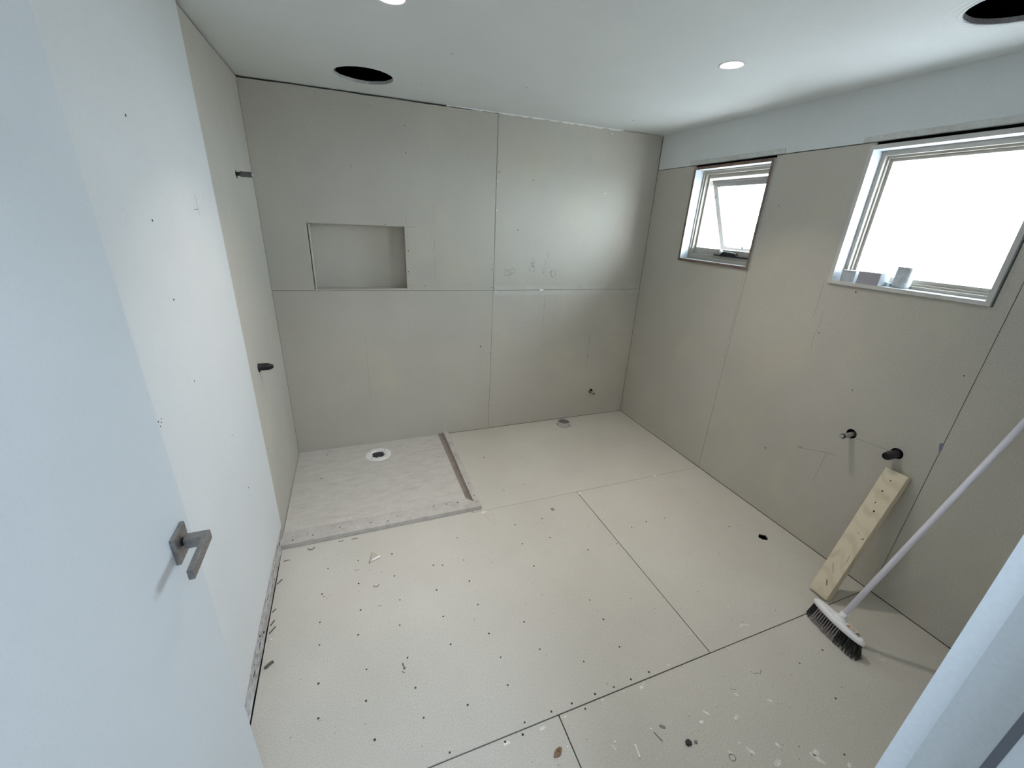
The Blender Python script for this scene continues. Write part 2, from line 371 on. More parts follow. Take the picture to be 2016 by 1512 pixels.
# ---- back wall
bm = NB(); box(bm, -0.14, 3.06, 0.12, 0.2, 0, H)
wb = tag(obj('wall_back', bm, DARK), kind='structure')
NX0, NX1, NZ0, NZ1 = 0.257, 0.868, 1.232, 1.652
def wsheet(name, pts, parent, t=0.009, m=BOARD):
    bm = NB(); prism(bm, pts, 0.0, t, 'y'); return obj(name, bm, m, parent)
def jagtop(x0, x1, z, amp, seed, n=24):
    j = jag(n, amp, seed)
    return [(x0 + (x1 - x0) * i / n, z + j[i]) for i in range(n, -1, -1)]
ul = wsheet('cement_sheet', [(0.001, 1.2295), (1.5228, 1.2115)] + jagtop(0.001, 1.5228, 2.3905, 0.004, 3), wb)
ul2 = ul
wsheet('cement_sheet', [(1.5262, 1.2115), (2.903, 1.2065)] + jagtop(1.5262, 2.903, 2.396, 0.002, 5), wb)
wsheet('cement_sheet', [(0.001, 0.002), (1.5125, 0.002), (1.5225, 1.2090), (0.001, 1.2265)], wb)
wsheet('cement_sheet', [(1.5145, 0.002), (2.903, 0.002), (2.903, 1.2040), (1.5245, 1.2090)], wb)
ll, lr = wb.children[-2], wb.children[-1]
cut(ul, lambda b: box(b, NX0, NX1, -0.05, 0.05, NZ0, NZ1))
cut(lr, lambda b: tube(b, (2.531, -0.03, 0.250), (2.531, 0.03, 0.250), 0.022, n=24))
# niche lining, five boards
def nb(x0, x1, y0, y1, z0, z1):
    bm = NB(); box(bm, x0, x1, y0, y1, z0, z1); obj('niche_panel', bm, BOARD, wb, 0.0008)
nb(NX0 - .01, NX1 + .01, 0.090, 0.099, NZ0 - .01, NZ1 + .01)
nb(NX0 + .005, NX0 + .013, 0.002, 0.089, NZ0 + .001, NZ1 - .004)
nb(NX1, NX1 + .009, 0.010, 0.089, NZ0, NZ1)
nb(NX0 + .001, NX1, 0.0015, 0.089, NZ0 - .008, NZ0 + .0005)
nb(NX0 + .014, NX1 - .001, 0.010, 0.089, NZ1 + .0005, NZ1 + .009)
# tape / plaster band along the horizontal joint right of the niche
bm = NB(); box(bm, 1.53, 2.895, -0.0006, 0.0005, 1.170, 1.204); box(bm, 1.53, 2.895, -0.0006, 0.0005, 1.214, 1.245)
obj('joint_compound', bm, mottled('joint_compound', (0.51, 0.495, 0.45), (0.565, 0.55, 0.505), 9), wb)
# nail heads and marks on the back wall
bm = NB()
for (x, z, r) in [(.9,2.256,.003),(.899,2.102,.003),(1.429,.76,.005),(1.544,2.039,.004),(1.81,2.006,.004),(1.705,1.659,.004),(.887,1.588,.003),(.887,1.493,.004),(.88,1.35,.004),(.895,1.252,.003),(.895,1.228,.003),(1.512,.698,.004),(1.513,.22,.004),(1.535,.35,.002),(1.508,.95,.002),(2.016,.664,.002),(1.51,1.232,.003),(1.535,1.228,.004),(1.95,1.22,.004),(1.95,1.20,.003),(.28,1.215,.002),(1.0,1.6,.002),(1.0,1.25,.003),(1.0,1.4,.002),(1.4,1.238,.002),(1.5,1.45,.003),(1.51,1.37,.003),(1.01,.9,.002),(.8,.55,.002),(.74,1.66,.003),(.56,2.0,.002)]:
    tube(bm, (x, 0.0005, z), (x, -0.0006, z), r, n=8)
tag(obj('nail_head', bm, SCREWM, wb), kind='stuff')
bm = NB()
for (x, z) in [(2.436,1.957),(2.436,2.368),(1.548,1.198),(1.536,1.79),(1.535,1.98)]: tube(bm, (x, 0.0005, z), (x, -0.001, z), .0045, n=8)
box(bm, 1.925, 1.955, -0.002, 0.0, 1.204, 1.216, None)
tag(obj('plaster_fleck', bm, CHIPW, wb), kind='stuff')
# pencilled notes and layout lines
def loop(cx_, cy_, a, b, t0=0, t1=2 * math.pi, n=14, rot=0):
    return [(cx_ + a * math.cos(t) * math.cos(rot) - b * math.sin(t) * math.sin(rot), cy_ + a * math.cos(t) * math.sin(rot) + b * math.sin(t) * math.cos(rot)) for t in [t0 + (t1 - t0) * i / n for i in range(n + 1)]]
bm = NB(); hh = -0.0004; pw = 0.0026
ribbon(bm, loop(1.680, 1.360, .017, .018), pw, 'y', hh)                                   # o
ribbon(bm, [(1.665, 1.345), (1.672, 1.335), (1.66, 1.330)], pw, 'y', hh)
ribbon(bm, [(1.640, 1.372), (1.641, 1.345), (1.650, 1.332), (1.662, 1.338)], pw, 'y', hh)  # t
ribbon(bm, [(1.630, 1.362), (1.654, 1.360)], pw, 'y', hh)
ribbon(bm, [(1.612, 1.368), (1.622, 1.372), (1.620, 1.352), (1.610, 1.340)], pw, 'y', hh)
ribbon(bm, [(1.606, 1.330), (1.640, 1.322), (1.668, 1.330)], pw, 'y', hh)
ribbon(bm, loop(1.842, 1.370, .022, .021), pw, 'y', hh)
ribbon(bm, [(1.828, 1.405), (1.862, 1.400), (1.842, 1.391), (1.866, 1.392)], pw, 'y', hh)
ribbon(bm, [(1.825, 1.432), (1.845, 1.420), (1.828, 1.415), (1.865, 1.412), (1.846, 1.428), (1.868, 1.430)], pw, 'y', hh)
ribbon(bm, [(1.83, 1.452), (1.862, 1.447)], pw, 'y', hh)
ribbon(bm, loop(1.945, 1.370, .016, .013, 0, math.pi), pw, 'y', hh)
ribbon(bm, [(1.945, 1.357), (1.948, 1.332), (1.965, 1.326)], pw, 'y', hh)
ribbon(bm, [(1.936, 1.350), (1.966, 1.354)], pw, 'y', hh)
ribbon(bm, [(1.99, 1.346), (2.004, 1.347)], pw, 'y', hh)
ribbon(bm, loop(2.030, 1.340, .024, .028), pw, 'y', hh)
ribbon(bm, [(2.014, 1.366), (2.020, 1.320), (2.034, 1.305)], pw, 'y', hh)
ribbon(bm, [(1.956, 1.442), (1.957, 1.400)], pw, 'y', hh)
for z0, z1 in [(1.46, 1.50), (1.14, 1.17), (1.10, 1.13), (1.04, 1.09), (0.96, 1.0), (0.91, 0.93)]:
    ribbon(bm, [(1.975, z0), (1.973, z1)], pw, 'y', hh)
for z0, z1 in [(1.66, 1.80), (1.30, 1.45), (1.5, 1.58)]: ribbon(bm, [(1.073, z0), (1.073, z1)], 0.0016, 'y', hh)
for z0, z1 in [(0.72, 0.80), (0.58, 0.68), (0.5, 0.55)]: ribbon(bm, [(2.45, z0), (2.445, z1)], 0.003, 'y', hh)
ribbon(bm, [(.87, 1.652), (.95, 1.651)], 0.0022, 'y', hh)
ribbon(bm, [(.88, 1.72), (.88, 1.66)], 0.0016, 'y', hh)
ribbon(bm, [(.55, 0.9), (.551, 0.4)], 0.0012, 'y', hh)
tag(obj('pencil_mark', bm, PENCIL, wb), kind='stuff')

# ---- left wall
bm = NB(); box(bm, -0.14, -0.10, -3.1, 0.2, 0, H)
wl = tag(obj('wall_left', bm, DARK), kind='structure')
def xsheet(name, pts, parent, x0, x1, m=BOARD, bevel=0):
    bm = NB(); prism(bm, pts, x0, x1, 'x'); return obj(name, bm, m, parent, bevel)
ls = xsheet('cement_sheet', [(-0.952, 0.0), (-0.001, 0.0)] + jagtop(-0.952, -0.001, 2.389, 0.005, 9), wl, -0.009, 0.0)
cut(ls, lambda b: tube(b, (-0.03, -0.445, 1.879), (0.03, -0.445, 1.879), 0.021, n=24))
cut(ls, lambda b: tube(b, (-0.03, -0.757, 0.956), (0.03, -0.757, 0.956), 0.0225, n=24))
n = 60; j1 = jag(n, 0.0018, 21, 14); j2 = jag(n, 0.007, 33, 20)
pts = [(-0.9455 + j1[i], 0.095 + (2.394 - 0.095) * i / n) for i in range(n, -1, -1)]
pts += [(-0.948 - 0.010, 0.086)]
pts += [(-0.965 - 2.03 * i / n, (.084 + .022 * min(1, i / 8) if i < 22 else .106 - .018 * min(1, (i - 22) / 8)) + j2[i] * .7) for i in range(n + 1)] + [(-2.995, 2.394)]
wlp = xsheet('painted_sheet', pts, wl, -0.0085, 0.0022, PAINT)
bm = NB(); n_ = 60; ju, jm = jag(n_, .0015, 51, 30), jag(n_, .002, 53, 24); rows = []
for i in range(n_ + 1):
    y = -0.953 - 2.04 * i / n_
    rows.append([bm.verts.new(p) for p in ((-.0060, y, .120), (-.0030 + ju[i], y, .060), (-.0005 + jm[i], y, .030), (.0036 + ju[i], y, .0015 + abs(jm[i]) * .8), (-.0085, y, .0015), (-.0085, y, .120))])
for a, b in zip(rows, rows[1:]):
    for i in range(6): bm.faces.new((a[i], a[(i + 1) % 6], b[(i + 1) % 6], b[i]))
bm.faces.new(rows[0][::-1]); bm.faces.new(rows[-1])
strip = obj('torn_paper_strip', bm, TORN, wl)
bm = NB()      # flaps of torn lining paper left on the strip
random.seed(11)
for i in range(80):
    y = -0.98 - 1.05 * random.random(); z = 0.010 + 0.075 * random.random(); L_ = 0.015 + 0.06 * random.random(); h_ = 0.004 + 0.016 * random.random()
    pp = [(y, z), (y - L_ * .5, z + h_ * .6), (y - L_, z + h_ * .2), (y - L_ * .7, z - h_ * .5), (y - L_ * .2, z - h_ * .4)]
    xo = .0012 + .0040 * max(0, 1 - z / .06); prism(bm, pp, -0.0045, -0.0018 + xo + 0.002 * random.random(), 'x')
tag(obj('paper_flap', bm, mottled('torn_white_paper', (0.60, 0.62, 0.64), (0.42, 0.38, 0.36), 30), wl), kind='stuff')
bm = NB()
for i in range(16):
    y = -1.0 - 1.0 * random.random(); z = 0.02 + 0.05 * random.random(); L_ = 0.006 + 0.03 * random.random()
    xo = .0012 + .0040 * max(0, 1 - z / .06); prism(bm, [(y, z), (y - L_ * .5, z + .004), (y - L_, z), (y - L_ * .5, z - .003)], -0.0045, -0.001 + xo, 'x')
tag(obj('dark_tear', bm, DARK, wl), kind='stuff')
bm = NB()
for (y, z, r) in [(-1.631,1.928,.0035),(-1.633,1.684,.003),(-1.627,1.469,.003),(-1.629,1.215,.003),(-1.92,1.215,.0025),(-1.905,1.206,.002),(-1.916,1.200,.002),(-1.9,1.214,.0015),(-1.35,.62,.003),(-1.4,.9,.002)]:
    tube(bm, (0.002, y, z), (0.0029, y, z), r, n=8)
for (y, z, r) in [(-.03, 1.62, .003), (-.03, 1.35, .003), (-.02, 1.2, .003), (-.02, 1.05, .003), (-.03, .8, .003), (-.89, .55, .004), (-.5, .6, .002)]:
    tube(bm, (0.0, y, z), (0.0008, y, z), r, n=8)
tag(obj('nail_head', bm, SCREWM, wl), kind='stuff')
bm = NB()
ribbon(bm, [(-1.206, 1.765), (-1.210, 1.753), (-1.204, 1.745), (-1.212, 1.73), (-1.208, 1.71), (-1.206, 1.695)], 0.0022, 'x', 0.0026)
ribbon(bm, [(-1.255, 1.712), (-1.205, 1.714)], 0.002, 'x', 0.0026)
ribbon(bm, [(-1.10, 1.78), (-1.12, 1.72)], 0.001, 'x', 0.0026)
tag(obj('pencil_mark', bm, PENCIL, wl), kind='stuff')

# ---- right wall with window openings
W1 = (-1.067, -0.423, 1.498, 2.142)     # outer size of the reveal lining: y0, y1, z0, z1
W2 = (-2.227, -1.578, 1.493, 2.140)
bm = NB(); box(bm, 2.935, 3.03, -3.1, 0.2, 0, 2.75)
wr = tag(obj('wall_right', bm, DARK), kind='structure')
for Wn in (W1, W2):
    cut(wr, lambda b: box(b, 2.8, 3.2, Wn[0] + .002, Wn[1] - .002, Wn[2] + .002, Wn[3] - .002))
def winsub(b):
    box(b, 2.8, 3.0, W1[0] - .002, W1[1] + .002, W1[2] - .002, W1[3] + .012)
def winsub2(b):
    box(b, 2.8, 3.0, W2[0] - .006, W2[1] + .003, W2[2] - .002, W2[3] + .002)
def gapsub(b):
    box(b, 2.8, 3.0, -3.2, W2[1] - .016, 2.1435, 2.30)
r1 = xsheet('cement_sheet', [(-1.0600, 0.002), (-0.001, 0.002), (-0.001, 2.1535), (-1.0600, 2.1535)], wr, W, W + .009)
r2 = xsheet('cement_sheet', [(-2.2830, 0.002), (-1.0625, 0.002), (-1.0625, 2.1535), (-2.2830, 2.1535)], wr, W, W + .009)
r3 = xsheet('cement_sheet', [(-2.999, 0.002), (-2.2855, 0.002), (-2.2855, 2.1535), (-2.999, 2.1535)], wr, W, W + .009)
cut(r1, winsub); cut(r2, winsub); cut(r2, winsub2); cut(r2, gapsub); cut(r3, gapsub)
cut(r2, lambda b: tube(b, (2.88, -1.938, 0.757), (2.95, -1.938, 0.757), 0.026, n=24))
cut(r2, lambda b: tube(b, (2.88, -2.146, 0.757), (2.95, -2.146, 0.757), 0.0275, n=24))
# painted plasterboard above the sheets, flowing into the ceiling
n = 80; j3 = jag(n, 0.0012, 4, 25)
xsheet('painted_sheet', [(-3.0 + 2.992 * i / n, 2.1575 + j3[i]) for i in range(n + 1)] + [(-0.008, 2.41), (-3.0, 2.41)], wr, W - 0.004, W + .012, BULK)
def lump(name, y0, y1, z0, z1, h, seed):
    bm = NB(); n_ = 40; up = jag(n_, .004, seed, 22); sl = []
    base = [(y0 + (y1 - y0) * i / n_, z0) for i in range(n_ + 1)] + [(y1 - (y1 - y0) * i / n_, z1 + up[i]) for i in range(n_ + 1)]
    prism(bm, base, W - 0.004 - h, W, 'x'); return obj(name, bm, PLASTER, wr, 0.0015)
lump('set_plaster', -1.118, -0.36, 2.158, 2.186, .004, 3)
lump('set_plaster', -2.99, -1.535, 2.158, 2.184, .004, 8)
bm = NB()
for (y, z, r) in [(-1.87,.981,.003),(-1.726,1.467,.004),(-1.522,.433,.004),(-1.614,1.224,.003),(-1.162,1.88,.003),(-2.245,1.20,.003),(-1.07,.3,.003),(-1.05,.9,.002)]:
    tube(bm, (W + .0005, y, z), (W - .0007, y, z), r, n=8)
tag(obj('nail_head', bm, SCREWM, wr), kind='stuff')
bm = NB(); hx = W - .0004
ribbon(bm, [(-1.705, .548), (-1.76, .560), (-1.84, .590), (-1.905, .606)], .0020, 'x', hx)
ribbon(bm, [(-1.70, .553), (-1.73, .560), (-1.71, .545), (-1.74, .551)], .0018, 'x', hx)
ribbon(bm, [(-1.962, .744), (-2.120, .757)], .0018, 'x', hx)
ribbon(bm, [(-1.86, .60), (-1.855, .50), (-1.845, .40)], .0016, 'x', hx)
ribbon(bm, [(-1.60, 1.35), (-1.605, 1.26), (-1.592, 1.19), (-1.60, 1.13)], .0014, 'x', hx)
ribbon(bm, [(-1.555, 1.50), (-1.56, 1.30)], .0016, 'x', hx)
ribbon(bm, [(-1.04, 1.47), (-1.045, 1.2), (-1.04, .9)], .0014, 'x', hx)
tag(obj('pencil_mark', bm, PENCIL, wr), kind='stuff')
bm = NB(); prism(bm, [(-2.272, .885), (-2.280, .890), (-2.288, .868), (-2.284, .84), (-2.276, .86)], hx - .0002, W, 'x')
obj('crayon_mark', bm, CHALK, wr)

# ---- near wall with the doorway the camera stands in
DX0, DX1, DZ = 0.060, 0.984, 2.06
bm = NB(); box(bm, -0.14, DX0, -3.1, -3.0, 0, 2.75); box(bm, DX1 + .012, 3.06, -3.1, -3.0, 0, 2.75); box(bm, DX0, DX1 + .012, -3.1, -3.0, DZ, 2.75)
wf = tag(obj('wall_front', bm, PAINT), kind='structure')
# door frame: jambs with a small nib, stop and head
bm = NB()
prism(bm, [(0.981, -3.001), (0.9895, -3.0165), (0.9895, -3.0495), (0.984, -3.0500), (0.984, -3.105), (1.012, -3.105), (1.012, -3.001)], 0, DZ, 'z')
jr = tag(obj('trim_1', bm, JAMBP), kind='structure')
bm = NB(); prism(bm, [(0.9838, -3.058), (0.9838, -3.0515), (0.9833, -3.0515), (0.9833, -3.058)], 1.27, 1.45)
obj('scuff_mark', bm, mat('black_scuff', (0.16, 0.17, 0.19), 0.8), jr)
bm = NB(); box(bm, 0.03, 0.068, -3.105, -3.002, 0, DZ); box(bm, 0.03, 1.012, -3.105, -3.002, DZ, DZ + .03)
tag(obj('trim_2', bm, JAMBP), kind='structure')

# ---- ceiling with two round cut-outs
bm = NB(); box(bm, -0.13, W + .012, -3.1, 0.13, H, H + .012)
ce = tag(obj('ceiling', bm, CEIL), kind='structure')
def ragged_circle(cx_, cy_, r, amp, seed, n_=48):
    return [(cx_ + (r + amp * noise.noise(Vector((3 * math.cos(t), 3 * math.sin(t), seed))) + .0012 * math.sin(t * 23)) * math.cos(t), cy_ + (r + amp * noise.noise(Vector((3 * math.cos(t), 3 * math.sin(t), seed)))) * math.sin(t)) for t in [2 * math.pi * i / n_ for i in range(n_)]]
H1 = (0.652, -0.350, 0.152); H2 = (2.462, -2.165, 0.140)
cut(ce, lambda b: prism(b, ragged_circle(*H1, .004, 1), 2.3, 2.5))
cut(ce, lambda b: prism(b, ragged_circle(*H2, .004, 2), 2.3, 2.5))
LP = [(0.700, -1.305), (2.128, -1.383)]
for x, y in LP: cut(ce, lambda b: tube(b, (x, y, 2.3), (x, y, 2.5), .0425, n=40))
# raw gypsum rim inside each hole, plaster ridge around the near one
for k, (cx_, cy_, r) in enumerate((H1, H2)):
    bm = NB(); o_ = ragged_circle(cx_, cy_, r + .0005, .004, k + 1); i_ = ragged_circle(cx_, cy_, r - .003, .006, k + 5)
    for (za, zb) in ((H + .0015, H + .016),):
        A = [bm.verts.new((*p, za)) for p in o_]; B = [bm.verts.new((*p, za)) for p in i_]; A2 = [bm.verts.new((*p, zb)) for p in o_]; B2 = [bm.verts.new((*p, zb)) for p in i_]
        m_ = len(A)
        for i in range(m_):
            q = (i + 1) % m_
            bm.faces.new((A[i], A[q], B[q], B[i])); bm.faces.new((B[i], B[q], B2[q], B2[i])); bm.faces.new((A2[i], B2[i], B2[q], A2[q])); bm.faces.new((A[i], A2[i], A2[q], A[q]))
    obj('gypsum_rim', bm, RAWPL if k else PLASTER, ce)
bm = NB()
for (rr, hh_, ww) in ((.148, .0032, .006), (.164, .0015, .006), (.186, .0012, .008)):
    n_ = 56; rings = []
    for dr, dz in ((-ww, 0.0), (-ww * .3, -hh_), (ww * .4, -hh_ * .8), (ww, 0.0)):
        rings.append([bm.verts.new((H2[0] + (rr + dr + .0025 * noise.noise(Vector((4 * math.cos(t), 4 * math.sin(t), rr * 40)))) * math.cos(t), H2[1] + (rr + dr + .0025 * noise.noise(Vector((4 * math.cos(t), 4 * math.sin(t), rr * 40)))) * math.sin(t), H + .0004 + dz)) for t in [2 * math.pi * i / n_ for i in range(n_)]])
    for a, b in zip(rings, rings[1:]):
        for i in range(n_): f = bm.faces.new((a[i], a[(i + 1) % n_], b[(i + 1) % n_], b[i])); f.smooth = True
obj('plaster_ridge', bm, CEIL, ce)
# ragged bright plaster edge above the right half of the back wall
bm = NB(); n_ = 90; j4 = jag(n_, .008, 12, 40)
prism(bm, [(1.17 + 1.36 * i / n_, 2.3935 + min(.004, max(-.006, j4[i]))) for i in range(n_ + 1)] + [(2.53, 2.4005), (1.17, 2.4005)], -0.0018, 0.006, 'y')
obj('plaster_bead', bm, CHIPW, ce)
bm = NB()
for (x, y, r) in [(1.48, -.61, .005), (1.0, -.9, .004), (.95, -.37, .004), (2.4, -.3, .006), (1.55, -.3, .004)]: tube(bm, (x, y, H + .0005), (x, y, H - .0012), r, r * .6, n=8)
tag(obj('paint_pimple', bm, CHIPG, ce), kind='stuff')
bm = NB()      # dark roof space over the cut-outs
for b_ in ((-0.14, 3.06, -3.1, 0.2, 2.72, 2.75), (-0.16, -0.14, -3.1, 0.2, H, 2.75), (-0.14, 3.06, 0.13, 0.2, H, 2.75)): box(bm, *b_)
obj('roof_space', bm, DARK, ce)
bm = NB(); box(bm, 0.47, 0.515, -3.0, 0.1, H + .013, H + .10); box(bm, 2.315, 2.345, -3.0, 0.1, H + .02, H + .10); obj('joist', bm, ROOFT, ce)

# ---- hallway behind the doorway (outside the frame, lights the doorway)
bm = NB(); box(bm, -1.2, 3.06, -4.6, -3.1, -0.09, 0.0); hf = tag(obj('floor_hall', bm, FLOORB), kind='structure')
bm = NB(); box(bm, -1.2, 3.06, -4.6, -3.1, H, H + .05); tag(obj('ceiling_hall', bm, PAINT), kind='structure')
bm = NB(); box(bm, -1.2, 3.06, -4.7, -4.6, 0, H); tag(obj('wall_hall_back', bm, PAINT), kind='structure')
bm = NB(); box(bm, -1.25, -1.2, -4.6, -3.1, 0, H); box(bm, 3.06, 3.1, -4.6, -3.1, 0, H); box(bm, -1.2, -.14, -3.1, -3.05, 0, H); tag(obj('wall_hall_side', bm, PAINT), kind='structure')

# ---- outside: eave over the windows and the pale ground of the yard
bm = NB(); box(bm, 3.03, 3.72, -6.0, 3.0, 2.42, 2.46); box(bm, 3.72, 3.75, -6.0, 3.0, 2.36, 2.56)
tag(obj('trim_3', bm, mat('soffit_paint', (0.5, 0.5, 0.48), .8)), kind='structure')
bm = NB(); box(bm, 3.03, 30, -20, 20, -0.7, -0.6)
tag(obj('ground', bm, mottled('pale_gravel', (0.72, 0.72, 0.70), (0.80, 0.80, 0.78), 4)), kind='structure')

# ================================================================== WINDOWS
def frame_ring(bm, x0, x1, y0, y1, z0, z1, t, tb=None, tt=None):
    tb = t if tb is None else tb; tt = t if tt is None else tt
    box(bm, x0, x1, y0, y0 + t, z0, z1); box(bm, x0, x1, y1 - t, y1, z0, z1)
    box(bm, x0, x1, y0 + t, y1 - t, z0, z0 + tb); box(bm, x0, x1, y0 + t, y1 - t, z1 - tt, z1)
def reveal(name, Wn, medge):
    y0, y1, z0, z1 = Wn; t = .018
    e = bpy.data.objects.new(name, None); C.objects.link(e); e.location = (W, (y0 + y1) / 2, z0); tag(e, kind='structure')
    bpy.context.view_layer.update()
    for nm, b_ in (('reveal_side', (2.8945, 3.06, y0, y0 + t, z0, z1)), ('reveal_side', (2.8945, 3.06, y1 - t, y1, z0, z1)), ('reveal_sill', (2.8945, 3.06, y0 + t, y1 - t, z0, z0 + t)), ('reveal_head', (2.8945, 3.06, y0 + t, y1 - t, z1 - t, z1))):
        bm = NB(); box(bm, *b_); child(nm, bm, LINER, e)
    bm = NB(); frame_ring(bm, 2.893, 2.8944, y0, y1, z0, z1, t); child('reveal_edge', bm, medge, e)
    return e, (y0 + t, y1 - t, z0 + t, z1 - t)
# window 1, small awning window
w1e, (a0, a1, b0, b1) = reveal('window_1', W1, RAWEDGE)
bm = NB()
frame_ring(bm, 2.966, 2.985, a0, a1, b0, b1, .010, tb=.022, tt=.010)
frame_ring(bm, 2.978, 3.005, a0, a1, b0, b1, .022, tb=.040, tt=.026)
frame_ring(bm, 3.000, 3.040, a0, a1, b0, b1, .038, tb=.085, tt=.050)
child('window_frame', bm, ALU, w1e, .001)
ang = math.radians(25)
sh = Matrix.Translation((3.050, 0, 2.066)) @ Matrix.Rotation(-ang, 4, 'Y')     # local -Z runs down the sash, outwards
sy0, sy1, sl = -1.010, -0.466, 0.545
bm = NB()
for b_ in ((-.012, .012, sy0, sy0 + .040, -sl, 0), (-.012, .012, sy1 - .040, sy1, -sl, 0), (-.012, .012, sy0 + .04, sy1 - .04, -.045, 0), (-.012, .012, sy0 + .04, sy1 - .04, -sl, -sl + .045)): box(bm, *b_, mt=sh)
box(bm, -.020, -.010, sy0 - .004, sy1 + .004, -.008, .004, mt=sh)
sash = child('sash', bm, ALU2, w1e, .001)
bm = NB(); box(bm, -.003, .003, sy0 + .036, sy1 - .036, -sl + .04, -.04, mt=sh)
pn = child('pane', bm, GLASS1, w1e)
for yy in (-.476, -1.000):
    bm = NB(); tube(bm, (3.03, yy, 1.90), (3.105, yy, 1.975), .004, n=6); tube(bm, (3.03, yy, 2.025), (3.07, yy, 2.05), .004, n=6); tube(bm, (3.03, yy, 1.795), (3.04, yy - .012 if yy > -.6 else yy + .012, 1.795), .004, n=6)
    child('friction_stay', bm, STEEL, w1e)
bm = NB()      # chain winder on the bottom rail
box(bm, 2.968, 2.998, -.985, -.690, 1.5565, 1.5665)
pts = [(-.745, 1.5665), (-.752, 1.584), (-.775, 1.589), (-.83, 1.589), (-.868, 1.584), (-.885, 1.5665)]
prism(bm, pts, 2.972, 2.995, 'x')
wn = child('window_winder', bm, BLACKP, w1e, .002)
bm = NB(); lathe(bm, [(.0, -.012), (.008, -.011), (.012, -.004), (.012, .006), (.0, .008)], (2.972, -.752, 1.5845), 'x', 16)
wh = obj('winder_knob', bm, mat('chrome', (0.6, 0.6, 0.6), .2, .9), wn); wh.location = -w1e.location
# window 2, large fixed obscure pane
w2e, (c0, c1, d0, d1) = reveal('window_2', W2, LINEDGE)
bm = NB()
frame_ring(bm, 2.966, 2.990, c0, c1, d0, d1, .018, tb=.014, tt=.022)
frame_ring(bm, 2.985, 3.010, c0, c1, d0, d1, .026, tb=.024, tt=.032)
frame_ring(bm, 3.000, 3.040, c0, c1, d0, d1, .040, tb=.042, tt=.046)
child('window_frame', bm, ALU, w2e, .001)
bm = NB(); box(bm, 3.018, 3.024, c0 + .03, c1 - .03, d0 + .03, d1 - .03); child('pane', bm, GLASS2, w2e)

# ================================================================== DOOR (open against the left wall)
bm = NB(); box(bm, 0.072, 0.110, -2.998, -2.180, 0.012, 2.045)
door = tag(obj('door_1', bm, DOORP, bevel=.0012), kind='structure')
ry0, ry1, rz0, rz1 = -2.277, -2.217, 1.052, 1.114
bm = NB(); box(bm, 0.110, 0.1185, ry0, ry1, rz0, rz1); obj('handle_plate', bm, NICKEL, door, .0008)
bm = NB(); tube(bm, (.1185, -2.246, 1.084), (.1235, -2.246, 1.084), .0085, n=20); obj('handle_collar', bm, RUBBER, door)
bm = NB(); box(bm, 0.1225, 0.165, -2.257, -2.235, 1.073, 1.095); box(bm, 0.1545, 0.165, -2.350, -2.257, 1.073, 1.095)
lv = obj('lever_handle', bm, NICKEL, door, .0006)
bm = NB(); tube(bm, (.160, -2.2352, 1.086), (.160, -2.2346, 1.086), .0028, n=12); obj('grub_screw', bm, mat('bright_steel', (.7, .7, .7), .3, .8), lv)
for z in (.25, 1.05, 1.8):
    bm = NB(); tube(bm, (.113, -3.000, z), (.113, -3.000, z + .1), .006, n=12); obj('hinge', bm, STEEL, door)
bm = NB(); box(bm, .080, .102, -2.1802, -2.1785, .97, 1.19); obj('latch_plate', bm, STEEL, door)

# ================================================================== CEILING LIGHTS
for i, (x, y) in enumerate(LP):
    e = empty('downlight', (x, y, H), ('lit white downlight cut off by the top edge, nearer the white door' if i == 0 else 'lit white downlight between the ceiling centre and the windows'), 'light', 'ceiling downlights')
    bm = NB(); lathe(bm, [(.0415, .004), (.0415, -.001), (.050, -.0022), (.0545, -.0005), (.0545, .0002)], (0, 0, 0)); obj('trim_ring', bm, mat('white_ring', (.75, .75, .75), .5), e)
    bm = NB(); lathe(bm, [(.0005, -.0045), (.018, -.0042), (.034, -.003), (.041, -.0010), (.041, .004)], (0, 0, 0)); obj('lens', bm, LENS, e)
    bm = NB(); lathe(bm, [(.041, .006), (.041, .06), (.0005, .06)], (0, 0, 0)); obj('can', bm, PAINT, e)

for x, y in LP:      # each lamp's own directed beam, just under its lens
    l = bpy.data.lights.new('downlight_beam', 'AREA'); l.shape = 'DISK'; l.size = 0.075
    l.energy = LAMP; l.color = (1.0, 0.875, 0.77); l.spread = math.radians(104)
    o = bpy.data.objects.new('downlight_beam', l); C.objects.link(o); o.location = (x, y, H - .006)

# ================================================================== PLUMBING STUBS
e = empty('water_outlet', (0, -.445, 1.881), 'grey threaded steel pipe stub high on the left wall', 'pipe')
bm = NB(); lathe(bm, [(.009, -.06), (.009, .016), (.0125, .017), (.0135, .024), (.0135, .030)] + [(.0135 if k % 2 else .0122, .031 + .004 * k) for k in range(9)] + [(.014, .068), (.0145, .070)], (0, 0, 0), 'x', 20); obj('threaded_stub', bm, STEELD, e)
bm = NB(); lathe(bm, [(.0149, .069), (.0152, .075), (.010, .0755), (.0098, .062), (.0005, .062)], (0, 0, 0), 'x', 20); obj('end_ring', bm, STEEL, e)
e = empty('capped_pipe', (0, -.755, .958), 'black tapered plastic plug low on the left wall', 'pipe')
bm = NB(); lathe(bm, [(.0005, -.03), (.0205, -.03), (.0205, .002), (.019, .004), (.019, .040), (.0165, .052), (.0105, .066), (.0095, .068), (.0005, .066)], (0, 0, 0), 'x', 24); obj('plug', bm, BLACKP, e)
bm = NB(); box(bm, -.004, .004, -.003, .004, -.028, -.019); obj('clip_tab', bm, RUBBER, e)
e = empty('cistern_outlet', (2.532, 0, .244), 'small steel pipe stub low on the back wall above the toilet pipe', 'pipe')
bm = NB(); lathe(bm, [(.0095, .06), (.0095, -.030), (.0115, -.031), (.0115, -.050), (.009, -.052)], (0, 0, 0), 'y', 20); obj('pipe_stub', bm, PVC, e)
